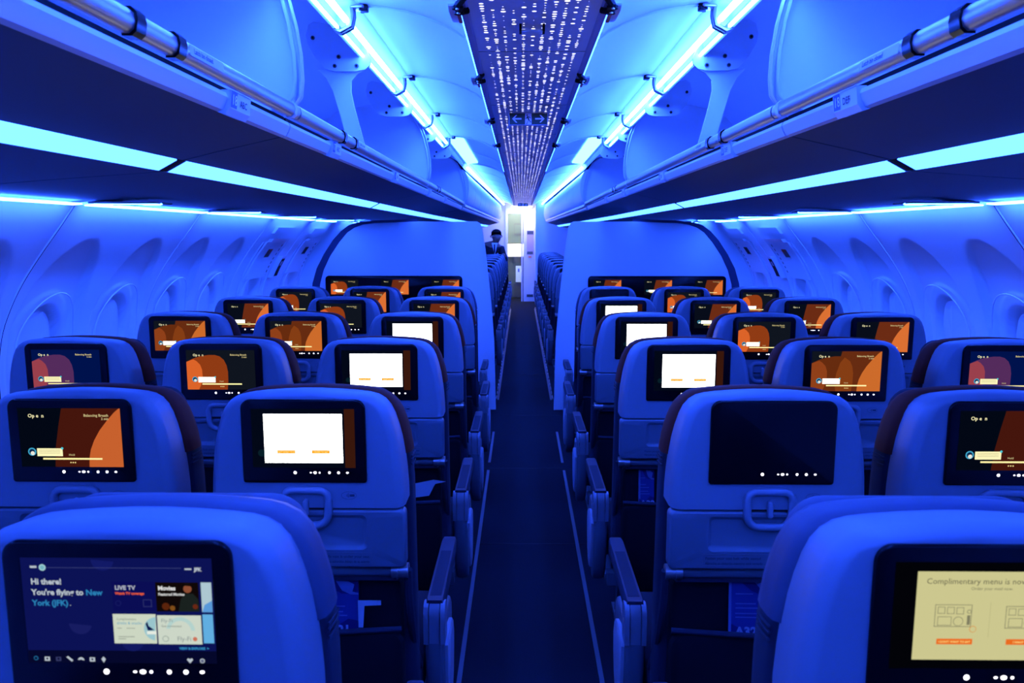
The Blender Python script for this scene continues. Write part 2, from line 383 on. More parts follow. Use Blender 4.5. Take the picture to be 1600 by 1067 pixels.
def m_nfc():
    b = MB(); n = 28; y = -.0008
    for rx, rz, t in ((.016, .0085, .0006),):
        o = [(.090+rx*math.cos(2*PI*i/n), y, .958+rz*math.sin(2*PI*i/n)) for i in range(n)]; p = [(.090+(rx-t)*math.cos(2*PI*i/n), y, .958+(rz-t)*math.sin(2*PI*i/n)) for i in range(n)]
        b.add(o+p, [(i, (i+1) % n, n+(i+1) % n, n+i) for i in range(n)], inkM)
    for i in range(4):
        r = .0025+.0016*i; A = [(-.7+1.4*q/5) for q in range(6)]
        v = [(.083+r*math.cos(a)+k*.0007, y, .958+r*math.sin(a)*1.1) for k in (0, 1) for a in A]
        b.add(v, [(q, q+1, 7+q, 6+q) for q in range(5)], inkM)
    b.box(.092, .102, y-.0002, y, .9555, .9605, inkM); return b.mesh('contactless_mark', False)
def m_monitor():
    b = MB(); L = []
    def ring(ins, y):
        out = []; hw, z0, z1 = .129-ins, .986+ins, 1.163-ins
        for (cx, cz, st, r) in ((hw-.02, z1-.02, 0, .02), (-hw+.02, z1-.02, PI/2, .02), (-hw+.006, z0+.006, PI, .006), (hw-.006, z0+.006, 1.5*PI, .006)):
            for q in range(7): a = st+PI/2*q/6; out.append((cx+r*math.cos(a), y, cz+r*math.sin(a)))
        return out
    b.loft([ring(0, .006), ring(0, -.0025), ring(.0015, -.0040), ring(.003, -.0045)], blackG); return b.mesh('monitor', True, 30)
BUTTONS = ((-.0195, .0033, 1), (.013, .0014, 1.6), (.022, .0027, 1.35), (.0315, .0019, 1), (.052, .0027, 1), (.071, .0028, 1.05), (.0895, .0020, 1.4))
def m_glow(x, r, sx):
    def f():
        b = MB(); e = emat('button_white', (.95, .9, 1), 3.5)
        v = [(x+r*sx*math.cos(2*PI*i/14), -.0050, 1.0085+r*math.sin(2*PI*i/14)) for i in range(14)]
        b.add(v, [tuple(range(14))], e); return b.mesh('touch_button', False)
    return f
def m_cover(m, z0, nm, top=True):
    def f():
        b = MB(); L = []
        for off, y in ((-.02, .078), (.000, .080), (.008, .088), (.011, .10), (.012, .125), (.009, .145), (-.002, .160), (-.02, .168)):
            o = outline(off, z0, y, dz=.024+max(0, y-.09)*.15)
            L.append(o)
        b.loft(L, m); return b.mesh(nm, True, 50)
    return f
def m_back():
    b = MB(); L = []
    for off, y in ((-.03, .0895), (-.006, .0905), (.003, .094), (.006, .10), (.006, .135), (.002, .158), (-.01, .17)):
        o = outline(off, .46, y); o = [(a, yy, min(z, 1.035)) for a, yy, z in o]; L.append(o)
    b.loft(L, navyM)
    for z in (1.018, 1.010, 1.000):                       # stitched creases where the cover ends
        for s in (1, -1): b.tube([(s*.2105, .088, z), (s*.2125, .11, z-.001), (s*.2125, .13, z-.001)], .0018, navyM, 6)
    return b.mesh('backrest', True, 50)
def m_pillow(m):
    def f():
        b = MB(); b.rbox(-.165, .165, .150, .205, 1.02, 1.154, m, .05, 'y', 6, .02)
        return b.mesh('headrest_pad', True, 60)
    return f
def m_hinge():
    b = MB()
    b.cyl((-.19, .030, .779), .0115, .38, (1, 0, 0), trackM, 12)
    b.box(-.185, .185, .028, .060, .757, .769, navyM)
    for s in (-1, 1):
        b.cyl((s*.172, .030, .780), .0165, s*.036, (1, 0, 0), metalM, 16); b.cyl((s*.183, .030, .780), .0185, s*.004, (1, 0, 0), metalM, 16)
        b.tube([(s*.207, .03, .782), (s*.207, .045, .70), (s*.207, .10, .58), (s*.207, .18, .47)], .009, navyM, 8)
    return b.mesh('tray_arm', True, 40)
def m_pocket():
    b = MB(); b.rbox(-.190, .190, .045, .085, .47, .757, pocketM, .02, 'y')
    b.rbox(-.195, .195, .018, .050, .34, .640, pocketM, .03, 'y'); b.tube([(-.19, .03, .645), (0, .012, .642), (.19, .03, .645)], .006, navyM, 8)
    return b.mesh('seat_pocket', True)
def m_cushion():
    b = MB(); b.rbox(-.211, .211, .13, .60, .36, .475, navyM, .045, 'x', 5, .03); return b.mesh('seat_cushion', True, 60)
def m_frame():
    b = MB(); b.box(-.22, .22, .16, .20, .30, .345, trackM); b.box(-.22, .22, .42, .46, .30, .345, trackM)
    for s in (-1, 1):
        b.tube([(s*.13, .10, .02), (s*.13, .18, .31)], .016, trackM, 8); b.tube([(s*.13, .54, .02), (s*.13, .44, .31)], .016, trackM, 8); b.box(s*.13-.02, s*.13+.02, .05, .60, .0, .022, trackM)
    return b.mesh('seat_frame', True)
AX = .2425
def m_pad():
    b = MB()
    b.loft([[(x*wd*.5, y, zc+zz) for x, zz in ((-1, .0), (-1, .028), (-.85, .036), (.85, .036), (1, .028), (1, .0), (.85, -.006), (-.85, -.006))] for y, wd, zc in ((.205, .040, .588), (.215, .044, .588), (.40, .044, .588), (.58, .043, .588), (.605, .038, .586), (.612, .028, .584))], padM)
    b.box(-.014, .014, .23, .50, .6238, .6246, navyM)
    return b.mesh('armrest_pad', True, 50)
def m_hub():
    b = MB()
    for x0, x1, dy in ((-.026, -.0145, 0), (-.0125, .0125, .004), (.0145, .026, 0)):
        prof = [(.186+dy, .52), (.186+dy, .585), (.190+dy, .603), (.200+dy, .615), (.214, .619), (.235, .612), (.245, .59), (.24, .52)]
        b.prism(prof, x0, x1, hubM, 'x')
    b.cyl((-.0265, .214, .572), .006, -.001, (1, 0, 0), metalM, 10)
    return b.mesh('pivot_cover', True, 40)
def drop(sc=1, cy=.29, cz=.45):
    P = [(.195, .545), (.187, .50), (.188, .44), (.198, .38), (.215, .33), (.240, .292), (.27, .275), (.305, .285), (.345, .32), (.385, .38), (.41, .44), (.42, .49), (.415, .525), (.395, .545), (.30, .55)]
    return [(cy+(a-cy)*sc, cz+(b-cz)*sc) for a, b in P]
def m_shroud():
    b = MB(); L = []
    for x, s in ((-.022, .93), (-.019, .98), (-.012, 1), (.012, 1), (.019, .98), (.022, .93)):
        L.append([(x, a, z) for a, z in drop(s)])
    b.loft(L, trayM); return b.mesh('armrest_shroud', True, 50)
def m_inlay(side):
    def f():
        b = MB(); s = side
        P = [(.218, .500), (.224, .42), (.236, .36), (.256, .325), (.285, .330), (.318, .37), (.338, .43), (.343, .485), (.33, .515), (.28, .528), (.235, .52)]
        b.loft([[(s*x, .28+(a-.28)*k, .44+(z-.44)*k) for a, z in P] for x, k in ((.018, 1), (.030, 1), (.034, .93), (.035, .85))], inlayM); return b.mesh('side_inlay', True, 40)
    return f

def make_seat(x, y, side, screen, style, label, group, col, near=True, sx=1.0, cat='seat'):
    """side: aisle direction (+1 = the aisle lies to +x). col: 0 aisle, 1 middle, 2 window"""
    t = empty('passenger_seat', (x, y, 0), label=label, cat=cat, group=group)
    if sx != 1: t.scale = (sx, 1, 1)
    K = lambda n, key, fn, p=t: link(n, cached(key, fn), p)
    hm = {'maroon': maroonM, 'blue': blueLM}[style]
    K('shell', 'shell', m_shell); K('tray_table', 'tray', m_tray)
    mo = K('monitor', 'monitor', m_monitor)
    c = K('headrest_cover', 'cover'+style, m_cover(hm, 1.03, 'headrest_cover')); c['label'] = 'brown leather headrest cover' if style == 'maroon' else 'blue leather headrest cover'
    K('backrest', 'back', m_back); K('headrest_pad', 'pillow'+style, m_pillow(blueLM if style == 'blue' else navyM))
    K('tray_arm', 'hinge', m_hinge)
    K('seat_cushion', 'cushion', m_cushion); K('seat_frame', 'frame', m_frame)
    if near:
        K('latch_ring', 'latch', m_latch); K('latch_tab', 'latchtab', m_latchtab); K('instruction_placard', 'label', m_label); K('contactless_mark', 'nfc', m_nfc)
        if screen: link('display', screen_mesh(screen), mo)
        [K('touch_button', 'glow%d' % q, m_glow(*bt), mo) for q, bt in enumerate(BUTTONS)]
        K('seat_pocket', 'pocket', m_pocket)
    arms = [-side] if col != 0 else [-side, side]
    for s in arms:
        if not near and s != side: continue
        a = link('armrest', cached('pad', m_pad), t, (s*AX, 0, 0))
        h = link('pivot_cover', cached('hub', m_hub), a); sh = link('armrest_shroud', cached('shroud', m_shroud), a)
        if s == side: link('side_inlay', cached('inlay%d' % s, m_inlay(s)), a)
    return t
ORD = ['nearest', 'second', 'third', 'fourth', 'fifth', 'sixth', 'seventh', 'eighth', 'ninth', 'tenth', 'eleventh', 'twelfth']
DESC = {'sweep': 'orange and dark meditation screen', 'sweep2': 'brighter orange curved screen', 'blob': 'dark screen with orange blob', 'blobblue': 'blue screen with reddish blob',
        'mixed': 'orange screen of overlapping curves', 'dialog': 'glaring white dialog box', 'menu': 'cream menu with meal trays', 'home': 'blue home page greeting the flyer', None: 'screen switched off'}
Y0, PT, S1, SS = 1.553, .81, .4847, .4848
rows = [('near', .815, 'blue', {('L', 0): 'home', ('R', 0): 'menu'}),
        ('B', Y0, 'maroon', {('L', 0): 'dialog', ('L', 1): 'sweep', ('R', 0): None, ('R', 1): 'sweep'}),
        ('C', Y0+PT, 'maroon', {('L', 0): 'dialog', ('L', 1): 'blob', ('L', 2): 'blobblue', ('R', 0): 'dialog', ('R', 1): 'mixed', ('R', 2): 'blobblue'}),
        ('D', Y0+2*PT, 'maroon', {('L', 0): 'dialog', ('L', 1): 'mixed', ('L', 2): 'mixed', ('R', 0): 'dialog', ('R', 1): 'blob', ('R', 2): 'sweep2'}),
        ('E', Y0+3*PT, 'maroon', {('L', 0): 'sweep2', ('L', 1): 'blob', ('L', 2): 'sweep2', ('R', 0): 'dialog', ('R', 1): 'sweep2', ('R', 2): 'sweep2'}),
        ('F', 4.80, 'blue', {('L', 0): 'sweep2', ('L', 1): 'sweep2', ('L', 2): 'blob', ('R', 0): None, ('R', 1): 'blob', ('R', 2): 'blob'})]
for i, (nm, y, style, cols) in enumerate(rows):
    for (sd, c), scr in cols.items():
        s = -1 if sd == 'L' else 1
        x = S1+SS*c; sx = 1.0
        if nm == 'F': x = .514+.465*c; sx = .95
        where = {0: 'aisle', 1: 'middle', 2: 'window'}[c]
        lab = f"{'left' if s < 0 else 'right'} {where} seat, {ORD[i]} row from camera, {DESC[scr]}"
        make_seat(s*x, y, -s, scr, style, lab, 'passenger seats in the rear cabin', c, True, sx)
for i in range(10):
    for s in (-1, 1):
        for c in range(2):
            if c == 1 and s == -1 and i in (7, 8): continue
            y = 6.93+.81*i
            lab = f"{'aisle' if c == 0 else 'middle'} seat beyond the {'left' if s < 0 else 'right'} partition, {ORD[i] if i else 'first'} row of the forward cabin"
            make_seat(s*(.483+.485*c), y, -s, None, 'blue', lab, 'passenger seats in the forward cabin', c, False)

# safety cards in the seat pockets
def safety_card(x, y, z0, z1, wd, rz, label):
    b = MB(); navy = mat('card_navy', (.004, .008, .05), .6, spec=.1); pale = mat('card_pale', (.07, .085, .17), .6, spec=.1); h = z1-z0
    b.box(0, wd, 0, .0015, 0, h, mat('card_blue', (.012, .022, .10), .6, spec=.1))
    Y = -.0004; b.box(0, .006, Y, 0, 0, h, pale)
    n = 14
    def blobp(pts, m, k): b.add([(p[0]*wd, Y*k, p[1]*h) for p in pts], [tuple(range(len(pts)))], m)
    blobp([(.22, 1), (.4, .84), (.6, .76), (.8, .76), (1, .80), (1, 1)], navy, 1); blobp([(.45, 1), (.6, .82), (.8, .75), (1, .74), (1, .77), (.85, .80), (.9, .93), (.75, .99)], pale, 2)
    blobp([(.05, 0), (.05, .24), (.3, .10), (.5, .18), (.75, .30), (1, .26), (1, 0)], navy, 1.5)
    for q, l in ((.78, .3), (.60, .35), (.52, .55), (.42, .5), (.35, .6)): b.box(.12*wd, (.12+l)*wd, Y*2, 0, q*h, q*h+.0022, pale)
    add_text(b, 'A321', .12*wd, Y*3, .02*h, .028, mat('card_white', (.16, .18, .24), .5, spec=.1), bold=.0012)
    o = b.build('safety_card', label=label, cat='safety card', group='safety cards in seat pockets', smooth=False)
    o.location = (x, y, z0); o.rotation_euler = (math.radians(-6), 0, rz)
safety_card(-.478, 1.578, .632, .752, .090, .02, 'blue safety card in the pocket under the left white-screen seat, second row')
safety_card(.418, 1.582, .632, .752, .125, -.02, 'blue A321 safety card in the pocket below the switched-off screen right of the aisle')
b = MB(); b.prism([(0, -.05), (.010, -.05), (.014, 0), (.05, .002), (.05, .012), (0, .012)], 0, .002, inlayM); o = b.build('paper_slip', label='small pale paper slip sticking from the seat pocket beside the left safety card', cat='paper', smooth=False); o.location = (-.388, 1.578, .700)
def flap(x, y, s, lab):
    b = MB(); b.add([(0, 0, 0), (s*.085, 0, .018), (s*.125, 0, .012), (s*.09, 0, .004), (s*.07, 0, -.035), (0, .0, -.045)], [(0, 1, 2, 3, 4, 5)], inlayM); b.add([(0, .001, 0), (s*.085, .001, .018), (s*.125, .001, .012), (s*.09, .001, .004), (s*.07, .001, -.035), (0, .001, -.045)], [(0, 1, 2, 3, 4, 5)], inlayM)
    o = b.build('air_sickness_bag', label=lab, cat='paper bag', smooth=False); o.location = (x, y, .70)
flap(-.40, Y0+PT+.03, 1, 'pale paper bag poking from the pocket of the third-row aisle seat on the left')
safety_card(.345, Y0+PT+.03, .63, .75, .05, 0, 'narrow pale blue safety card at the edge of the third-row pocket on the right')

# ------------------------------------------------------------------ cabin shell
def sm(x): return max(0., min(1., x))
def taper(y): return 1-.20*sm((y-8)/9)
WP = [(0, 1.70), (.3, 1.80), (.6, 1.885), (.85, 1.925), (1.0, 1.925), (1.14, 1.900), (1.23, 1.862), (1.32, 1.812), (1.40, 1.755), (1.48, 1.692), (1.55, 1.635), (1.602, 1.598), (1.64, 1.57)]
def wx(z):
    def lin(z):
        for (a, p), (b_, q) in zip(WP, WP[1:]):
            if z <= b_: return p+(q-p)*(z-a)/(b_-a)
        return WP[-1][1]
    return (lin(max(z-.04, 0))+2*lin(z)+lin(min(z+.04, 1.64)))/4
SEAMS = [-2.66, -1.585, -.51, .565, 1.64, 2.715, 3.794, 4.886, 6.55]
WINS = [s+d for s in SEAMS[1:7] for d in (.268, .805)] + [5.30, 6.20]
def ell(dy, dz, a, b_): return math.sqrt((dy/a)**2+(dz/b_)**2)
def smooth(t): t = sm(t); return t*t*(3-2*t)
def wall_disp(y, z, door=False):
    d = 0
    for i, yc in enumerate(WINS):
        if abs(y-yc) > .26: continue
        if yc < 4.9:   # scooped petal above every window
            if z > 1.12: w_ = .215*math.sqrt(max(0, 1-((z-1.12)/.36)**2))
            else: w_ = .215
            e = smooth((w_-abs(y-yc))/.018+.0) if w_ > 0 else 0
            d = max(d, e*min(.030, .008+.12*max(1.48-z, 0)))
        r = ell(y-yc, z-1.06, .185, .215)
        if r < 1: d = min(d, .012+0*r)*1.0 if False else d-.0
        if r < 1.03 and z > .7: d -= .007*smooth((1.03-r)/.05)     # raised surround ring
        r2 = ell(y-yc, z-1.055, .142, .178)
        if r2 < 1: d += .045*smooth((1-r2)/.16)
        r3 = ell(y-yc, z-1.045, .112, .150)
        if r3 < 1: d = d+.012*smooth((1-r3)/.05)
    return d
def make_wall(side):
    b = MB(); ys = []; y = -2.6
    while y < 1.6: ys.append(y); y += .05
    while y < 6.5: ys.append(y); y += .0125
    ys.append(6.55)
    y = 7.5
    while y < 17.4: ys.append(y); y += .9
    ys.append(17.4)
    zs = [0, .2, .4, .6, .75]+[.80+.0085*i for i in range(98)]
    zs = [z for z in zs if z < 1.62]+[1.63]
    vs = [(side*(wx(z)+(wall_disp(yy, z) if 1.6 < yy < 6.5 else 0))*taper(yy), yy, z) for yy in ys for z in zs]; n = len(zs)
    fs = [(i*n+j, i*n+j+1, (i+1)*n+j+1, (i+1)*n+j) for i in range(len(ys)-1) for j in range(n-1)]
    b.add(vs, fs, wallM); return b.build('wall_left' if side < 0 else 'wall_right', kind='structure', ang=60)
tn = [0]
def trim(b, **k):
    tn[0] += 1; return b.build('trim_%d' % tn[0], kind='structure', **k)
for side in (-1, 1):
    make_wall(side)
    for k, sy in enumerate([1.64, 2.715, 3.794, 4.886, 5.78]):
        b = MB(); zz = [.7+.03*i for i in range(31)]
        b.tube([(side*(wx(z)-.001), sy, z) for z in zz], .0035, ceilM, 6); b.tube([(side*(wx(z)+.0025), sy+.009, z) for z in zz], .004, blackM if sy < 3 else trackM, 6)
        trim(b)
    # blinds pulled down in every window
    for k, yc in enumerate(WINS):
        if yc < 1.6: continue
        b = MB(); n = 28; f = []
        for q in range(n): a = 2*PI*q/n; z = 1.045+.156*math.sin(a); f.append((yc+.117*math.cos(a), z))
        b.loft([[(side*(wx(z)+.046+dx), a, z) for a, z in f] for dx in (0, .004)], blindM)
        wo = b.build('window_%d' % (k+1 if side < 0 else k+1+len(WINS)), kind='structure', smooth=False)
        b = MB(); b.tube([(side*(wx(1.06+.213*math.sin(a))-.0075), yc+.184*math.cos(a), 1.06+.213*math.sin(a)) for a in [PI*(-.25+1.5*q/36) for q in range(37)]], .0028, ceilM, 6); b.build('window_frame', wo)
b = MB(); b.box(-1.75, 1.75, -2.6, 19, -.02, 0, carpet); b.build('floor', kind='structure', smooth=False)
for s in (-1, 1):
    b = MB()
    for a, c in ((.3, 4.78), (4.95, 5.75), (6.9, 15.6)): b.box(s*.250, s*.234, a, c, 0, .005, trackM)
    trim(b, smooth=False)
b = MB()
for y in (2.15, 3.6, 4.83, 6.3, 8.2, 10.4): b.box(-.36, .36, y, y+.008, 0, .0012, blackM)
trim(b, smooth=False)
# bright floor-path marker chips along the forward aisle edge
for s in (-1, 1):
    b = MB(); y = 6.95
    while y < 15.8: b.box(s*.262, s*.253, y, y+.10+.05*random.random(), 0, .012, metalM); y += .2
    trim(b, smooth=False)

# ceiling: side panels with arched seams, centre light panel
CP = [(.205, 2.100), (.23, 2.118), (.275, 2.142), (.33, 2.164), (.39, 2.182), (.46, 2.194), (.525, 2.200)]
def sheet(b, prof, ys, m, side=1, tp=True, th=.006):
    up = [(x, z+th) for x, z in prof]
    L = [[(side*x*(taper(y) if tp else 1), y, z) for x, z in prof+up[::-1]] for y in ys]
    b.loft(L, m)
YS = [-2.6, 8, 10, 12, 14, 16, 17.3]
def tpc(x, y): return x if x < .21 else .205+(x-.205)*(1-.42*sm((y-8)/9))
for side in (-1, 1):
    b = MB(); L = []
    prof = CP+[(.538, 2.194)]; up = [(x+.004, z+.008) for x, z in prof][::-1]
    for y in YS: L.append([(side*tpc(x, y), y, z) for x, z in prof+up])
    b.loft(L, ceilM); b.build('ceiling', kind='structure', ang=50)
    b = MB(); L = []; prof = [(.536, 2.1945), (.552, 2.191), (.572, 2.188), (.592, 2.183), (.603, 2.168), (.606, 2.150)]; up = [(x+.004, z+.008) for x, z in prof][::-1]
    for y in YS: L.append([(side*tpc(x, y), y, z) for x, z in prof+up])
    b.loft(L, mat('cove_lining', (.34, .35, .38), .6)); trim(b)
    b = MB()
    k = -4
    while True:
        y = 2.49+1.067*k; k += 1
        if y > 17: break
        if y > 7.3:
            b.loft([[(side*tpc(x, y), y+dy, z+dz) for x, z in CP] for dy, dz in ((-.02, 0), (-.01, -.012), (.004, -.012), (.004, 0))], ceilM, False, False, False)
        else: b.tube([(side*tpc(x, y), y, z-.0005) for x, z in CP], .0050, ceilM, 8)
    trim(b)
    # glowing slot beside the centre panel
    b = MB(); b.prism([(side*.2005, 2.0985), (side*.2045, 2.100), (side*.2045, 2.105), (side*.2005, 2.103)], -2.6, 7.6, edgeE); o = b.build('edge_light', label='thin cyan light slot along the %s edge of the perforated ceiling panel' % ('left' if side < 0 else 'right'), cat='light strip', group='thin light slots beside the centre ceiling panel', smooth=False)
    b = MB(); b.prism([(side*.176, 2.100), (side*.182, 2.096), (side*.196, 2.096), (side*.196, 2.112), (side*.176, 2.112)], -2.6, 17.3, mat('panel_frame', (.34, .28, .44), .4)); trim(b, smooth=False)
b = MB(); b.box(-.178, .178, -2.6, 17.3, 2.100, 2.112, dotsM); b.build('ceiling', kind='structure', smooth=False)
b = MB()
for k in range(-1, 14): b.box(-.178, .178, 2.66+1.067*k, 2.664+1.067*k, 2.0992, 2.1, trackM)
trim(b, smooth=False)
b = MB(); b.rbox(-.030, .030, 2.325, 2.352, 2.078, 2.086, ceilM, .003, 'x'); b.box(-.037, -.030, 2.32, 2.36, 2.080, 2.1, blackM); b.box(.030, .037, 2.32, 2.36, 2.080, 2.1, blackM)
o = b.build('curtain_bracket', label='small pale bar between two black clips on the perforated centre ceiling panel', cat='bracket'); o.location = (-.004, 0, 0)

def exit_sign(y, z, lab, s=1.0, lit=False):
    t = empty('exit_sign', (0, y, z), label=lab, cat='exit sign')
    g = mat('sign_green', (.004, .035, .02), .4); wv = mat('sign_pale', (.62, .62, .75), .4)
    b = MB(); b.rbox(-.095*s, .095*s, 0, .018, -.032, .030, mat('sign_frame', (.22, .2, .3), .4), .003, 'y'); b.box(-.075, .075, .002, .016, .030, .036, metalM); link('housing', b.mesh('housing'), t)
    b = MB(); Y = -.0006
    b.box(-.093*s, -.0165, Y, 0, -.027, .026, g); b.box(.0165, .093*s, Y, 0, -.027, .026, g); b.box(-.0155, .0155, Y, 0, -.027, .026, wv)
    for q in (-1, 1):
        b.box(q*.034, q*.070, Y*2.5, Y, -.0035, .0035, wv)
        for r in (-1, 1): b.add([(q*.080, Y*2.5, 0), (q*.062, Y*2.5, r*.018), (q*.055, Y*2.5, r*.018), (q*.071, Y*2.5, 0)], [(0, 1, 2, 3)], wv)
    Z = Y*2
    b.add([(-.006+.0032*math.cos(i*PI/5), Z, .018+.0036*math.sin(i*PI/5)) for i in range(10)], [tuple(range(10))], g)
    for p in ([(-.008, .014), (-.001, .012), (.006, -.006), (.001, -.009), (-.005, .003)], [(.001, -.004), (.006, -.006), (.012, -.014), (.015, -.014), (.015, -.017), (.009, -.017)], [(.001, -.009), (.004, -.008), (-.004, -.017), (-.006, -.026), (-.011, -.026), (-.006, -.016)], [(-.002, .012), (.006, .010), (.013, .003), (.011, .001), (.004, .006)], [(-.006, .010), (-.014, .001), (-.012, -.002), (-.004, .004)]):
        b.add([(x, Z, z_) for x, z_ in p], [tuple(range(len(p)))], g)
    link('sign_face', b.mesh('sign_face', False), t); return t
exit_sign(3.93, 2.066, 'dark green exit sign with two arrows and a running figure below the centre ceiling panel')
exit_sign(14.6, 2.045, 'small distant exit sign with two arrows above the bright galley doorway')

# cove lights and their brackets
def ordw(i): return ['nearest', 'second', 'third', 'fourth', 'fifth', 'sixth'][i]
for side in (-1, 1):
    sd = 'left' if side < 0 else 'right'
    segs = [(-2.5, -.7), (-.65, 1.40), (1.45, 2.465), (2.515, 3.532), (3.582, 4.60), (4.65, 5.66)]
    for i, (a, c) in enumerate(segs):
        t = empty('cove_light', (0, a, 0), label=f"glowing cyan light tube in the {sd} ceiling cove, "+(['behind the camera', 'overhead beside the camera', 'first of those hung between two brackets', 'second of those hung between two brackets', 'third of those hung between two brackets', 'farthest of those hung between two brackets'][i]), cat='light tube', group='cove light tubes')
        b = MB(); b.tube([(side*.572, 0, 2.150), (side*.572, c-a, 2.150)], .010, coveE, 12); b.build('light_tube', t)
        b = MB(); b.box(side*.594, side*.602, 0, c-a, 2.124, 2.132, coveE); b.build('light_line', t)
        b = MB(); b.prism([(side*.592, 2.132), (side*.612, 2.124), (side*.618, 2.140), (side*.608, 2.150), (side*.598, 2.140)], 0, c-a, lightpl); b.build('light_channel', t)
    for i, y in enumerate((2.49, 3.557, 4.625, 5.69)):
        t = empty('light_bracket', (0, y, 0), label=f"forked metal bracket holding the {sd} cove light, {ordw(i)} from the camera", cat='bracket', group='cove light brackets')
        b = MB()
        for dy in (-.016, .010):
            b.tube([(side*.530, dy, 2.212), (side*.556, dy+.004, 2.196), (side*.553, dy, 2.165), (side*.560, dy, 2.135), (side*.592, dy, 2.118), (side*.612, dy, 2.124)], [.006, .008, .007, .0075, .007, .005], metalM, 8)
        b.build('arm', t)
        b = MB(); b.rbox(side*.538-.022, side*.538+.022, -.026, .026, 2.186, 2.196, metalM, .006, 'z'); b.cyl((side*.528, -.012, 2.186), .006, -.006, (0, 0, 1), blackM, 10); b.cyl((side*.528, .014, 2.186), .006, -.006, (0, 0, 1), blackM, 10); b.build('mounting_plate', t)
        b = MB(); b.rbox(side*.520-.012, side*.520+.012, -.016, .016, 2.180, 2.198, blackM, .005, 'z'); b.build('clamp_block', t)
    for i, (a, c) in enumerate(((5.76, 6.45), (6.5, 7.15), (7.2, 7.6))):
        b = MB(); b.prism([(side*.455, 2.181), (side*.525, 2.174), (side*.548, 2.160), (side*.548, 2.19), (side*.455, 2.199)], a, c, emat('wide_led', LBLUE, 34))
        b.build('cove_lamp', label=f"broad bright light panel in the {sd} ceiling cove above the partition, {ordw(i)} of three", cat='light panel', group='broad cove light panels')
    b = MB(); pts = [(side*tpc(.565, y), y, 2.150) for y in (7.8, 10, 12, 14, 16, 17.2)]; b.tube(pts, .014, coveE, 10)
    b.build('cove_light', label=f"long receding cyan light line in the {sd} cove of the forward cabin", cat='light tube', group='cove light tubes')
    for i, y in enumerate((2.12, 3.07, 4.18, 5.30)):
        t = empty('panel_latch', (side*.200, y, 2.100), label=f"black latch on the {sd} edge of the centre ceiling panel, {ordw(i)} from camera", cat='latch', group='latches along the centre ceiling panel'); t.scale = (1.5, 1.3, 1.3)
        b = MB(); b.tube([(side*-.012, -.05, -.004), (0, -.02, -.010), (0, .02, -.012), (side*-.014, .03, -.006)], .007, blackM, 8); b.cyl((0, -.02, -.012), .010, -.006, (0, 0, 1), blackM, 10); b.cyl((0, .015, -.012), .009, -.006, (0, 0, 1), blackM, 10)
        for q in (-.03, .0): b.cyl((0, q, -.019), .003, -.002, (0, 0, 1), metalM, 8)
        b.build('latch_body', t)
        b = MB(); b.prism([(.02, 0), (.035, -.006), (.12, -.003), (.16, .004), (.02, .004)], -.008+side*.012, .008+side*.012, lightpl, 'x'); b.build('lever', t)
        b = MB(); b.box(side*.002-.003, side*.002+.003, .03, .10, -.013, -.009, mat('latch_red', (.6, .03, .05), .5)); b.build('red_tag', t)

# ------------------------------------------------------------------ overhead bins
BB = [(.640, 1.745), (.72, 1.727), (.82, 1.705), (.897, 1.6865)]
def divider_prof():
    return [(.600, 1.815), (.582, 1.840), (.577, 1.880), (.579, 1.94), (.589, 2.01), (.606, 2.08), (.630, 2.14), (.66, 2.19), (.72, 2.24), (.95, 2.26), (1.15, 2.22), (1.32, 2.05), (1.42, 1.90), (1.44, 1.80), (.66, 1.78)]
def ls(p, side): return [(side*x, z) for x, z in p]
def placard_mesh(side, num, letters, flip):
    b = MB(); W = lightpl
    L = .115; x = .612
    # the face looks towards the aisle, slightly down
    P = [(x, 1.785), (x+.004, 1.750), (x+.014, 1.738), (x+.03, 1.742), (x+.03, 1.785)]
    b.prism(ls(P, side), 0, L, W)
    def T(off):
        def f(a, h):
            zz = 1.7585+h*.92; xx = x-.0012+(.004)*(1.785-zz)/.035
            yy = off-a if side < 0 else off-a
            return Vector((side*xx, (off+a) if side < 0 else (off-a), zz))
        return f
    bm_ = mat('placard_blue', (.03, .05, .75), .4)
    y0, y1 = ((.004, .036) if side < 0 else (.079, .111))
    b.add([(side*(x-.0006), y0, 1.783), (side*(x-.0006), y1, 1.783), (side*(x+.0030), y1, 1.752), (side*(x+.0030), y0, 1.752)], [(0, 1, 2, 3)], bm_)
    add_text(b, num, 0, 0, 0, .030, mat('placard_white', (.9, .9, 1), .4), bold=.0004, T=T(.007 if side < 0 else .108))
    add_text(b, letters, 0, 0, 0, .021, inkM, bold=.0003, sx=1.0, T=T(.052 if side < 0 else .066))
    return b
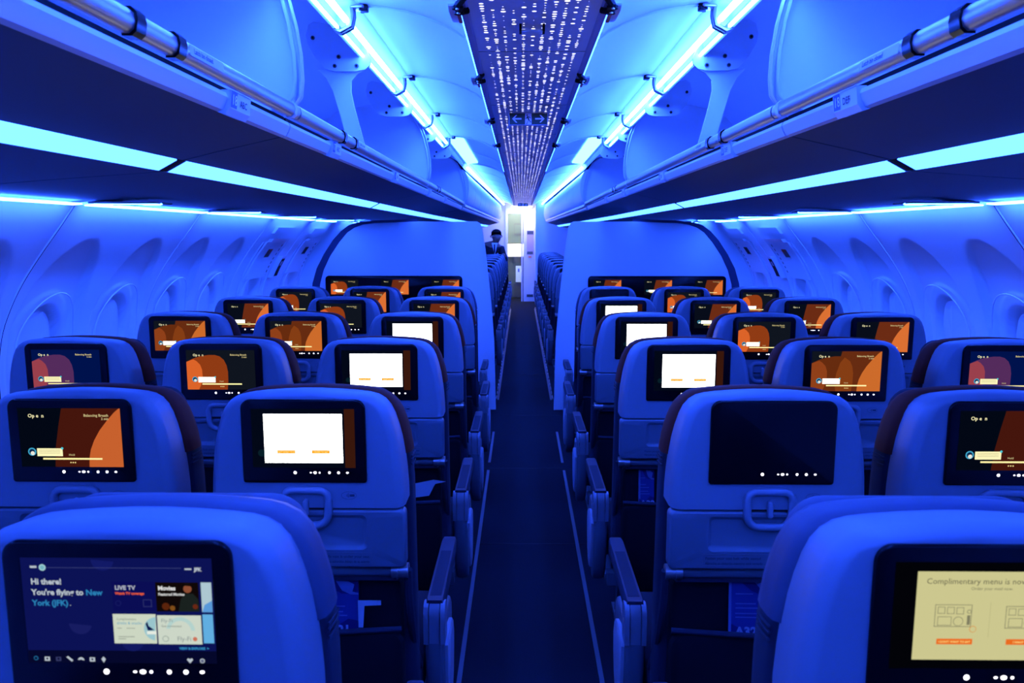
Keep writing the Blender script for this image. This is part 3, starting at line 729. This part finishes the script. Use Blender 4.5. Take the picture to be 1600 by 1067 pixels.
def open_bin(side, y0, y1, sd, lab, collars, strut_y=None, plates=(), placards=()):
    t = empty('overhead_bin', (side*.64, y0, 1.74), label=lab, cat='overhead bin', group='open overhead bins')
    off = Vector((-side*.64, -y0, -1.74))
    def put(b, name, par=t, **k):
        b.v = [tuple(Vector(v)+off) for v in b.v]; return b.build(name, par, **k)
    g = .005; a, c = y0+g, y1-g
    for ja, jc in ((y0+.0003, a+.002), (c-.002, y1-.0003)):
        b = MB(); b.prism(ls([(x, z+.010) for x, z in BB+[(.951, 1.6585), (1.375, 1.628)]]+[(1.375, 1.650), (.72, 1.75), (.66, 1.765)], side), ja, jc, blackM); put(b, 'joint_seal')
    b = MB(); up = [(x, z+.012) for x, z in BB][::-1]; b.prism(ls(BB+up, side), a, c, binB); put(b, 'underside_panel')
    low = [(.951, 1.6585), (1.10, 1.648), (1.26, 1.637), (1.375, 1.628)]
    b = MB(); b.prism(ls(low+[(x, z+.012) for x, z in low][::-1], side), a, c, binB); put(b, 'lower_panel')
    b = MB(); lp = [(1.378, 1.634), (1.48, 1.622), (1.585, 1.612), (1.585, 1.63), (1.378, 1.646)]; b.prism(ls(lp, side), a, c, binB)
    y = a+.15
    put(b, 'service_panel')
    b = MB(); lip = [(.648, 1.746), (.640, 1.742), (.630, 1.746), (.624, 1.757), (.619, 1.770), (.622, 1.779), (.650, 1.782), (.67, 1.757)]; b.prism(ls(lip, side), a, c, lightpl); b.prism(ls([(.6285, 1.7535), (.6265, 1.7535), (.6265, 1.7555), (.6285, 1.7555)], side), a, c, trackM); put(b, 'front_lip')
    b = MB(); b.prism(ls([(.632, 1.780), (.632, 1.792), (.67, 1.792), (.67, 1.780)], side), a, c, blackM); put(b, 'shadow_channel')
    b = MB(); sh = [(.66, 1.786), (1.44, 1.786), (1.44, 1.798), (.66, 1.798)]; b.prism(ls(sh, side), a, c, binM)
    bk = [(1.44, 1.798), (1.42, 1.90), (1.32, 2.05), (1.15, 2.22), (.95, 2.265), (.72, 2.245), (.655, 2.205), (.622, 2.165)]
    b.prism(ls(bk+[(x+.008, z+.012) for x, z in bk][::-1], side), a, c, binM); put(b, 'interior_lining', ang=50)
    r = MB(); rail = [(.600, 1.787), (.593, 1.793), (.590, 1.803), (.592, 1.815), (.600, 1.822), (.612, 1.822), (.612, 1.787)]; r.prism(ls(rail, side), a, c, metalM); rl = put(r, 'grab_rail', ang=60)
    for q in collars:
        b = MB(); k = [(x-.0035 if x < .61 else x, z-.003 if z < 1.8 else z+.003) for x, z in rail]; b.prism(ls(k, side), q-.014, q+.014, blackG); put(b, 'rail_collar', rl)
    b = MB(); k = [(x-.002 if x < .61 else x, z-.002 if z < 1.8 else z+.002) for x, z in rail]; b.prism(ls(k, side), c-.05, c-.03, lightpl); put(b, 'rail_clip', rl)
    if collars:
        q = collars[1]+.03
        b = MB(); x0, x1 = .5897, .5897
        yy0, yy1 = q, q+.15
        b.add([(side*.5893, yy0, 1.798), (side*.5893, yy1, 1.798), (side*.5912, yy1, 1.816), (side*.5912, yy0, 1.816)], [(0, 1, 2, 3)], lightpl)
        def T(a_, h):
            yy = (yy1-.014-a_) if side > 0 else (yy0+.014+a_)
            return Vector((side*(.5885+h*.08), yy, 1.803+h))
        add_text(b, 'Latch bin closed', 0, 0, 0, .0125, inkM, bold=.0003, T=T); put(b, 'latch_notice', rl, smooth=False)
    # light strip under the bin
    b = MB(); st = [(.900, 1.6845), (.948, 1.6590), (.952, 1.668), (.904, 1.694)]; b.prism(ls(st, side), a+.022, c-.022, binE); put(b, 'under_bin_light', smooth=False)['label'] = 'glowing cyan light strip'
    b = MB(); b.prism(ls([(x, z+.0015) for x, z in st], side), c-.021, c+.0045, blackM); put(b, 'strip_end_cap'); b = MB(); b.prism(ls([(x, z+.0015) for x, z in st], side), a-.0045, a+.021, blackM); put(b, 'strip_end_cap')
    # end divider with its double gasket
    P = divider_prof()
    b = MB(); b.prism(ls(P, side), c-.004, c, binM)
    dv = put(b, 'divider', ang=60)
    for dy, ins in ((-.010, .004), (-.028, .016)):
        b = MB(); pts = [(side*(x+ins*(.6 if z < 1.82 else 1)), c+dy, z+(ins*.8 if z < 1.83 else 0)) for x, z in P[:9]]; pts = [(side*(.66), c+dy, 1.808+ins*.8)]+pts; b.tube(pts, .0055, lightpl, 8); put(b, 'gasket', dv)
    b = MB(); b.add([(side*x, yy, z) for yy in (c-.03, c-.002) for x, z in P[:9]], [(i, i+1, 10+i, 9+i) for i in range(8)], binM); put(b, 'divider_edge', dv)
    for py in plates:
        b = MB(); pl = [(.612, 2.215), (.590, 2.16), (.572, 2.118), (.574, 2.098), (.592, 2.082), (.625, 2.076), (.70, 2.076), (.735, 2.085), (.770, 2.125), (.795, 2.17), (.80, 2.20), (.79, 2.235), (.77, 2.245)]
        b.prism(ls(pl, side), py, py+.010, lightpl); pm = put(b, 'hinge_plate')
        for sx_, sz in ((.775, 2.19), (.685, 2.125), (.700, 2.094), (.622, 2.094)):
            b = MB(); b.cyl((side*sx_, py, sz), .0075, -.003, (0, 1, 0), trackM, 12); b.cyl((side*sx_, py-.003, sz), .004, -.001, (0, 1, 0), blackM, 8); put(b, 'screw', pm)
    if strut_y:
        py = strut_y
        b = MB(); sp = [(.600, 2.080), (.622, 2.070), (.645, 2.045), (.648, 2.01), (.636, 1.95), (.598, 1.80), (.655, 1.80), (.690, 1.93), (.712, 2.01), (.735, 2.055), (.765, 2.085)]
        b.prism(ls(sp, side), py+.004, py+.014, blindM); put(b, 'hinge_strut')
    for q, num, let in placards:
        b = placard_mesh(side, num, let, side > 0); b.v = [(v[0], v[1]+q, v[2]) for v in b.v]; put(b, 'row_placard', smooth=False)
    return t
def closed_bin(side, y0, y1, lab):
    t = empty('overhead_bin', (side*.6, y0, 1.74), label=lab, cat='overhead bin', group='closed overhead bins of the forward cabin')
    off = Vector((-side*.6, -y0, -1.74))
    def put(b, name, par=t, **k): b.v = [tuple(Vector(v)+off) for v in b.v]; return b.build(name, par, **k)
    def L(b, prof, m, a=y0+.004, c=y1-.004, par=t, nm=None, **k):
        b.loft([[(side*x*taper(y), y, z) for x, z in prof] for y in (a, (a+c)/2, c)], m); return put(b, nm, par, **k)
    n = 3 if y1-y0 > 2.5 else 2
    front = [(.602, 1.800), (.575, 1.84), (.560, 1.89), (.553, 1.95), (.556, 2.01), (.568, 2.07), (.588, 2.115), (.612, 2.135)]
    dy = (y1-y0)/n
    for k in range(n):
        d = L(MB(), front+[(.65, 2.135), (.65, 1.80)], binM, y0+dy*k+.005, y0+dy*(k+1)-.005, t, 'bin_door', ang=60)
    L(MB(), [(.595, 1.772), (.590, 1.785), (.594, 1.797), (.64, 1.797), (.64, 1.772)], metalM, nm='grab_rail', ang=60)
    L(MB(), [(.640, 1.742), (.622, 1.748), (.612, 1.762), (.614, 1.770), (.66, 1.770), (.67, 1.748)], lightpl, nm='front_lip', ang=60)
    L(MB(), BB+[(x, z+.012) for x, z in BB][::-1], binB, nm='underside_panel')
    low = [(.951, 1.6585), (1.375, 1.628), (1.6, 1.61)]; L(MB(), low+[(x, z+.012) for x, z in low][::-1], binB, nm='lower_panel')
    L(MB(), [(.900, 1.6845), (.948, 1.6590), (.952, 1.668), (.904, 1.694)], binE, nm='under_bin_light', smooth=False)['label'] = 'glowing cyan light strip'
    L(MB(), [(.66, 1.76), (1.5, 1.76), (1.3, 2.1), (.66, 2.13)], binM, nm='bin_body')
for side in (-1, 1):
    sd = 'left' if side < 0 else 'right'; let = 'ABC' if side < 0 else 'DEF'
    open_bin(side, -2.6, -.82, sd, f"open overhead bin on the {sd}, behind the camera", [])
    open_bin(side, -.82, 2.0, sd, f"open overhead bin on the {sd}, nearest the camera, with the row 18 placard", [1.17, 1.31], None, (), [(1.58 if side < 0 else 1.55, '18', let)])
    open_bin(side, 2.0, 4.75, sd, f"open overhead bin on the {sd}, with a pale hinge strut leaning up from its rail", [2.50, 2.67], 2.86, (2.85, 3.917), [(2.42 if side < 0 else 2.46, '17', let), (3.6, '16', let)])
    open_bin(side, 4.75, 7.75, sd, f"open overhead bin on the {sd} above the partition, farthest of the open ones", [5.25, 5.4], None, (4.98, 6.05), [(4.95, '15', let), (6.0, '14', let)])
    for i, (a, c) in enumerate(((7.8, 10.75), (10.75, 13.7), (13.7, 16.6))):
        closed_bin(side, a, c, f"closed overhead bin on the {sd} of the forward cabin, {['nearest', 'middle', 'farthest'][i]} of three")
    # transverse reading lights beneath the bins and the light wash above the windows
    for i, y in enumerate((2.80, 3.86, 4.90, 6.02, 7.12)):
        t = empty('reading_light', (side*1.45, y, 1.607), label=f"thin bright reading light bar under the {sd} bins, {ordw(i)} from the camera", cat='reading light', group='reading light bars')
        b = MB(); b.tube([(-.125, 0, 0), (-.118, 0, 0), (-.06, 0, 0), (-.05, 0, 0), (.05, 0, 0), (.06, 0, 0), (.118, 0, 0), (.125, 0, 0)], [.002, .005, .005, .0022, .0022, .005, .005, .002], sideE, 8); b.build('glowing_bar', t)
        b = MB(); b.rbox(-.12, .12, -.05, .10, .002, .006, trackM, .01, 'z')
        for q in (-.08, 0, .08): b.cyl((q, .05, .002), .014, -.004, (0, 0, 1), blackM, 12)
        b.build('lamp_housing', t)
    for i, (a, c) in enumerate(((-2.5, 1.62), (1.66, 2.70), (2.73, 3.78), (3.81, 4.87), (4.92, 5.72), (5.84, 6.4))):
        b = MB(); q = .02; b.prism(ls([(1.546, 1.6015), (1.578, 1.599), (1.580, 1.603), (1.548, 1.606)], side), a+q, c-q, wallE)
        b.build('wall_wash_light', label=f"cyan light band along the top of the {sd} window wall, {['behind and beside the camera', 'nearest panel', 'second panel', 'third panel', 'above the nearer exit hatch', 'above the farther exit hatch'][i]}", cat='light strip', group='light bands above the windows', smooth=False)
    b = MB(); b.prism(ls([(1.45, 1.600), (1.49, 1.58), (1.496, 1.59), (1.456, 1.61)], side), 6.8, 8.0, wallE); b.build('wall_wash_light', label=f"cyan light band on the {sd} wall just beyond the partition", cat='light strip', group='light bands above the windows', smooth=False)
    # emergency exit hatches
    for k, (a, c) in enumerate(((5.10, 5.50), (6.00, 6.40))):
        t = empty('door_%d' % (k+1+(0 if side < 0 else 2)), (side*1.8, (a+c)/2, 1.3), kind='structure')
        off = Vector((-side*1.8, -(a+c)/2, -1.3))
        def put(b, name, par=t, **kk): b.v = [tuple(Vector(v)+off) for v in b.v]; return b.build(name, par, **kk)
        zz = [1.20+.025*i for i in range(11)]
        def patch(b, y0, y1, z, d0, d1, m):
            b.loft([[(side*(wx(q)-d0), y0, q) for q in z]+[(side*(wx(q)-d1), y0, q) for q in z[::-1]], [(side*(wx(q)-d0), y1, q) for q in z]+[(side*(wx(q)-d1), y1, q) for q in z[::-1]]], m)
        b = MB(); patch(b, a, c, zz, .012, -.002, wallM); put(b, 'hatch_panel')
        b = MB(); patch(b, a+.03, c, [1.45, 1.462, 1.47], .028, 0, lightpl); put(b, 'top_ledge')
        b = MB(); patch(b, a+.14, a+.23, [1.345, 1.37, 1.40], .0145, .0, blackG); patch(b, a+.135, a+.235, [1.338, 1.345], .018, .0, lightpl); put(b, 'finger_slot')
        b = MB()
        for q in range(7): patch(b, c-.035, c-.020, [1.43-.03*q-.016, 1.43-.03*q], .0135, 0, trackM)
        put(b, 'warning_marks')
        b = MB(); patch(b, a-.02, c-.02, [1.505, 1.52, 1.545], .022, 0, wallM); put(b, 'upper_moulding')
        b = MB(); patch(b, a-.06, a-.045, [.9+.05*i for i in range(12)], .010, 0, lightpl); put(b, 'door_post'); b = MB(); patch(b, c+.045, c+.06, [.9+.05*i for i in range(12)], .010, 0, lightpl); put(b, 'door_post')
    t = empty('exit_control_box', (side*(wx(1.27)), 5.63, 1.27), label=f"black framed picture panel in a pale housing between the exit hatches on the {sd} wall", cat='wall panel', group='exit control boxes')
    off = Vector((-side*wx(1.27), -5.63, -1.27)); Z = [1.19, 1.24, 1.29, 1.34]
    b = MB(); patch(b, 5.575, 5.665, Z, .045, -.001, lightpl); b.v = [tuple(Vector(v)+off) for v in b.v]; b.build('housing', t)
    b = MB(); patch(b, 5.585, 5.655, [1.20, 1.25, 1.29, 1.325], .047, .040, blackM); patch(b, 5.60, 5.635, [1.275, 1.305], .048, .046, inlayM)
    b.v = [tuple(Vector(v)+off) for v in b.v]; pp = b.build('picture_panel', t)
# ------------------------------------------------------------------ class divider partitions with three monitors each
for side in (-1, 1):
    sd = 'left' if side < 0 else 'right'; Y = 6.50
    t = empty('partition', (side*1.0, Y, 0), label=f"tall blue-lit partition wall on the {sd} with a black panel of three screens", cat='partition')
    off = Vector((-side*1.0, -Y, 0))
    def put(b, name, par=t, **k): b.v = [tuple(Vector(v)+off) for v in b.v]; return b.build(name, par, **k)
    P = [(.250, 0), (.262, .60), (.285, .90), (.310, 1.15), (.335, 1.38), (.352, 1.50), (.362, 1.56), (.378, 1.590), (.405, 1.606), (.9, 1.606), (1.26, 1.594), (1.36, 1.580), (1.43, 1.555), (1.49, 1.515), (1.56, 1.435), (1.64, 1.32), (1.70, 1.20), (1.735, 1.08), (1.75, .9), (1.73, .5), (1.62, 0)]
    b = MB()
    def inset(P, d):
        n = len(P); out = []
        for i in range(n):
            a = Vector(P[i-1]); q = Vector(P[(i+1) % n]); tt = (q-a).normalized(); nn = Vector((tt.y, -tt.x)); out.append((P[i][0]+nn.x*d, P[i][1]+nn.y*d))
        return out
    b.loft([[(side*x, Y+dy, z) for x, z in inset(P, d)] for d, dy in ((.010, 0), (.003, .003), (0, .010), (0, .035))], mat('partition_lining', (.58, .58, .64), .55, bump=.06, bscale=500)); put(b, 'panel')
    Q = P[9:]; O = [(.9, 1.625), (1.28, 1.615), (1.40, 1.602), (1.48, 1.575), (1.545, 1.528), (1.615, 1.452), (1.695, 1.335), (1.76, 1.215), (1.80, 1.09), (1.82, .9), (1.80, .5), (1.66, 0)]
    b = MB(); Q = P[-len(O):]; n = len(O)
    b.loft([[(side*x, Y+.012, z) for x, z in Q]+[(side*x, Y+.012, z) for x, z in O[::-1]], [(side*x, Y+.03, z) for x, z in Q]+[(side*x, Y+.03, z) for x, z in O[::-1]]], mat('edge_shade_navy', (.035, .045, .09), .8, spec=.1)); put(b, 'edge_shade')  # navy strip painted in for the shade between partition and wall
    x0, x1, z1, z0 = .528, 1.682, 1.155, .93
    b = MB(); b.rbox(min(side*x0, side*x1), max(side*x0, side*x1), Y-.012, Y-.001, z0, z1, blackG, .03, 'y'); mb = put(b, 'monitor_panel')
    for i, kd in enumerate(('sweep2', 'sweep2', 'blob') if side < 0 else ('sweep2', 'sweep2', 'sweep2')):
        xc = side*(.690+.425*i-(.018 if side < 0 else .0))
        o = link('display', screen_mesh(kd), mb); o.location = (xc-side*1.0, -.0125+.0045, 0); o.scale = (1.08, 1, .98)
# ------------------------------------------------------------------ galley end of the cabin
YG = 17.4
white = mat('galley_white', (.85, .85, .82), .5); gal = mat('galley_grey', (.06, .09, .085), .5); gald = mat('galley_dark', (.05, .06, .07), .5)
b = MB(); H = 2.30
b.box(-1.75, -.385, YG, YG+.05, 0, H, wallM); b.box(.275, 1.75, YG-.6, YG+.05, 0, H, wallM); b.box(-.385, .275, YG, YG+.05, 2.07, H, wallM)
b.build('wall_front', kind='structure', smooth=False)
b = MB(); b.box(-1.8, 1.8, -2.65, -2.6, 0, 2.3, mat('rear_light_absorber', (.02, .02, .03), .9)); b.build('wall_rear', kind='structure', smooth=False)  # unseen rear end of the cabin, coloured near-black to keep bounced light down
t = empty('galley_doorway', (0, YG, 0), label='white galley doorway frame at the far end of the aisle', cat='doorway')
b = MB(); b.box(-.385, .275, -.02, .05, 1.96, 2.07, white); b.box(-.385, -.335, -.02, .05, 0, 1.96, white); b.box(.02, .275, -.02, .04, 0, 1.96, white); b.box(-.03, .0, -.03, .06, 0, 1.96, white); link('frame', b.mesh('frame', False), t)
b = MB(); b.box(.095, .245, -.030, -.021, 1.05, 1.58, mat('niche', (.55, .42, .45), .6)); b.box(.10, .24, -.034, -.03, 1.50, 1.58, gald); b.box(.10, .23, -.036, -.03, 1.06, 1.12, gal); b.box(.13, .20, -.05, -.03, .98, 1.02, mat('orange_strap', (.9, .25, .08), .5)); b.box(.095, .24, -.03, -.02, .10, .16, gal); link('jump_seat_niche', b.mesh('niche', False), t)
t = empty('galley_unit', (0, 18.4, 0), label='grey-green galley cupboards, white counter and dark cart seen through the far doorway', cat='galley')
b = MB(); b.box(-.42, .05, 0, .5, 1.30, 2.05, gal); b.box(-.20, .02, -.02, 0, 1.48, 1.76, gald); b.box(-.19, .01, -.03, -.02, 1.52, 1.72, gal); link('upper_cupboard', b.mesh('upper', False), t)
b = MB(); b.box(-.42, .05, -.15, .5, .98, 1.28, white); link('counter', b.mesh('counter', False), t)
b = MB(); b.box(-.42, .05, -.05, .5, 0, .98, gal); b.box(-.20, .02, -.09, -.05, .02, .34, gald); b.box(-.20, .02, -.09, -.05, .84, .96, gald); b.box(-.16, -.03, -.12, -.05, .38, .76, mat('cart_pale', (.5, .65, .75), .4)); b.box(-.11, -.07, -.13, -.12, .62, .70, mat('cart_blue', (.05, .1, .6), .4)); link('lower_cupboard', b.mesh('lower', False), t)
for nm_, bx in (('ceiling', (-.5, .1, YG+.06, 19.0, 2.25, 2.3)), ('wall_galley_left', (-.5, -.43, YG+.06, 19.0, 0, 2.25)), ('wall_galley_right', (.06, .11, YG+.06, 19.0, 0, 2.25)), ('wall_galley_front', (-.43, .06, 18.95, 19.0, 0, 2.25))):
    b = MB(); b.box(*bx, white); b.build(nm_, kind='structure', smooth=False)
b = MB(); b.box(-.36, .02, YG+.12, YG+.75, 2.225, 2.245, emat('galley_lamp', (1, .97, .90), 32)); b.build('galley_ceiling_light', label='white ceiling light inside the galley beyond the far doorway', cat='ceiling light', smooth=False)
b = MB(); b.box(-.25, .2, YG-.5, YG-.1, 2.085, 2.098, emat('entry_lamp', (1, .95, .90), 13)); b.build('doorway_ceiling_light', label='white ceiling light just before the far galley doorway', cat='ceiling light', smooth=False)

# ------------------------------------------------------------------ the crew member leaning between the forward seats
def skin_body(name, P, E, Rr, m, parent=None, lv=2):
    me = bpy.data.meshes.new(name); me.from_pydata(P, E, []); o = link(name, me, parent)
    s = o.modifiers.new('skin', 'SKIN'); ly = me.skin_vertices[0] if me.skin_vertices else None
    bm = bmesh.new(); bm.from_mesh(me); lay = bm.verts.layers.skin.verify(); bm.verts.ensure_lookup_table()
    for i, v in enumerate(bm.verts):
        r = Rr[i]; v[lay].radius = r if isinstance(r, tuple) else (r, r); v[lay].use_root = (i == 0)
    bm.to_mesh(me); bm.free()
    sb = o.modifiers.new('sub', 'SUBSURF'); sb.levels = lv; sb.render_levels = lv
    bpy.context.view_layer.update()
    dg = bpy.context.evaluated_depsgraph_get(); nm = bpy.data.meshes.new_from_object(o.evaluated_get(dg))
    o.modifiers.clear(); o.data = nm; nm.materials.clear(); nm.materials.append(m)
    for p in nm.polygons: p.use_smooth = True
    return o
def person(x, y):
    t = empty('person', (x, y, 0), label='person in dark suit, white shirt and tie leaning towards the aisle beyond the left partition', cat='person'); t.scale = (1, 1, .957)
    sk = mat('skin', (.22, .11, .08), .6, spec=.2); suit = mat('dark_suit', (.012, .013, .02), .8, spec=.1); hair = mat('dark_hair', (.004, .003, .003), .9, spec=.05); shirt = mat('white_shirt', (.7, .7, .75), .6)
    # pelvis, spine, neck, head, arms with hands, legs
    P = [(-.25, 0, .93), (-.15, -.02, 1.08), (-.02, -.05, 1.23), (.10, -.07, 1.36), (.15, -.10, 1.43), (.17, -.11, 1.46), (.175, -.115, 1.52), (.17, -.12, 1.57),
         (-.06, -.06, 1.36), (-.12, -.10, 1.15), (-.04, -.22, 1.20), (.0, -.29, 1.215),
         (.25, -.08, 1.32), (.31, -.10, 1.10), (.30, -.22, 1.20), (.29, -.29, 1.215),
         (-.33, 0, .88), (-.38, 0, .50), (-.40, .02, .08), (-.40, -.10, .04), (-.17, 0, .88), (-.22, 0, .50), (-.24, .02, .08), (-.24, -.10, .04)]
    E = [(0, 1), (1, 2), (2, 3), (3, 4), (4, 5), (5, 6), (6, 7), (3, 8), (8, 9), (9, 10), (10, 11), (3, 12), (12, 13), (13, 14), (14, 15), (0, 16), (16, 17), (17, 18), (18, 19), (0, 20), (20, 21), (21, 22), (22, 23)]
    R_ = [(.14, .10), (.13, .10), (.14, .10), (.12, .09), .055, .06, (.085, .095), (.07, .08), .06, .048, .035, .035, .06, .048, .035, .035, .085, .062, .045, .04, .085, .062, .045, .04]
    skin_body('body', P, E, R_, sk, t)
    n = 16; idx = {i: k for k, i in enumerate([0, 1, 2, 3, 8, 9, 10, 12, 13, 14])}
    skin_body('suit_jacket', [P[i] for i in idx], [(idx[a], idx[c]) for a, c in E if a in idx and c in idx], [(.165, .125), (.155, .12), (.165, .125), (.145, .11), .075, .06, .048, .075, .06, .048], suit, t)
    idx = {i: k for k, i in enumerate([0, 16, 17, 18, 20, 21, 22])}
    skin_body('trousers', [P[i] for i in idx], [(idx[a], idx[c]) for a, c in E if a in idx and c in idx], [(.15, .115), .098, .075, .06, .098, .075, .06], suit, t)
    b = MB(); c = Vector((.172, -.108, 1.585)); L = []
    for i in range(7):
        a = i/6*PI*.55; L.append([c+Vector((.088*math.cos(q)*math.cos(a), .098*math.sin(q)*math.cos(a)+(.012), .075*math.sin(a)-(.045 if math.sin(q) > -.2 and i == 0 else -.02 if i == 0 else 0))) for q in [2*PI*k/14 for k in range(14)]])
    b.loft(L, hair); b.build('hair', t, ang=80)
    b = MB(); f = c+Vector((0, -.105, -.065))
    b.tube([f+Vector((0, .012, .025)), f+Vector((0, -.012, -.004)), f+Vector((0, .006, -.008))], [.006, .010, .006], sk, 8)
    for s in (-1, 1): b.tube([c+Vector((s*.088, 0, -.03)), c+Vector((s*.094, .005, -.05)), c+Vector((s*.088, 0, -.075))], [.008, .012, .007], sk, 8)
    b.build('nose_and_ears', t)
    b = MB()
    for s in (-1, 1): b.cyl(f+Vector((s*.032, .016, .028)), .006, .004, (0, -1, 0), hair, 10); b.box(f.x+s*.032-.012, f.x+s*.032+.012, f.y+.008, f.y+.016, f.z+.046, f.z+.049, hair)
    b.box(f.x-.024, f.x+.024, f.y+.012, f.y+.022, f.z-.034, f.z-.028, mat('lips', (.35, .12, .1), .5)); b.build('face_features', t)
    b = MB(); b.add([(.10, -.185, 1.40), (.19, -.19, 1.40), (.15, -.20, 1.20), (.10, -.17, 1.42), (.20, -.175, 1.42)], [(0, 1, 2), (0, 3, 4, 1)], shirt); b.build('shirt', t, smooth=False)
    b = MB(); b.prism([(.135, 1.40), (.155, 1.40), (.158, 1.28), (.148, 1.22), (.132, 1.28)], -.206, -.199, suit); b.build('tie', t, smooth=False)
person(-.62, 13.10)
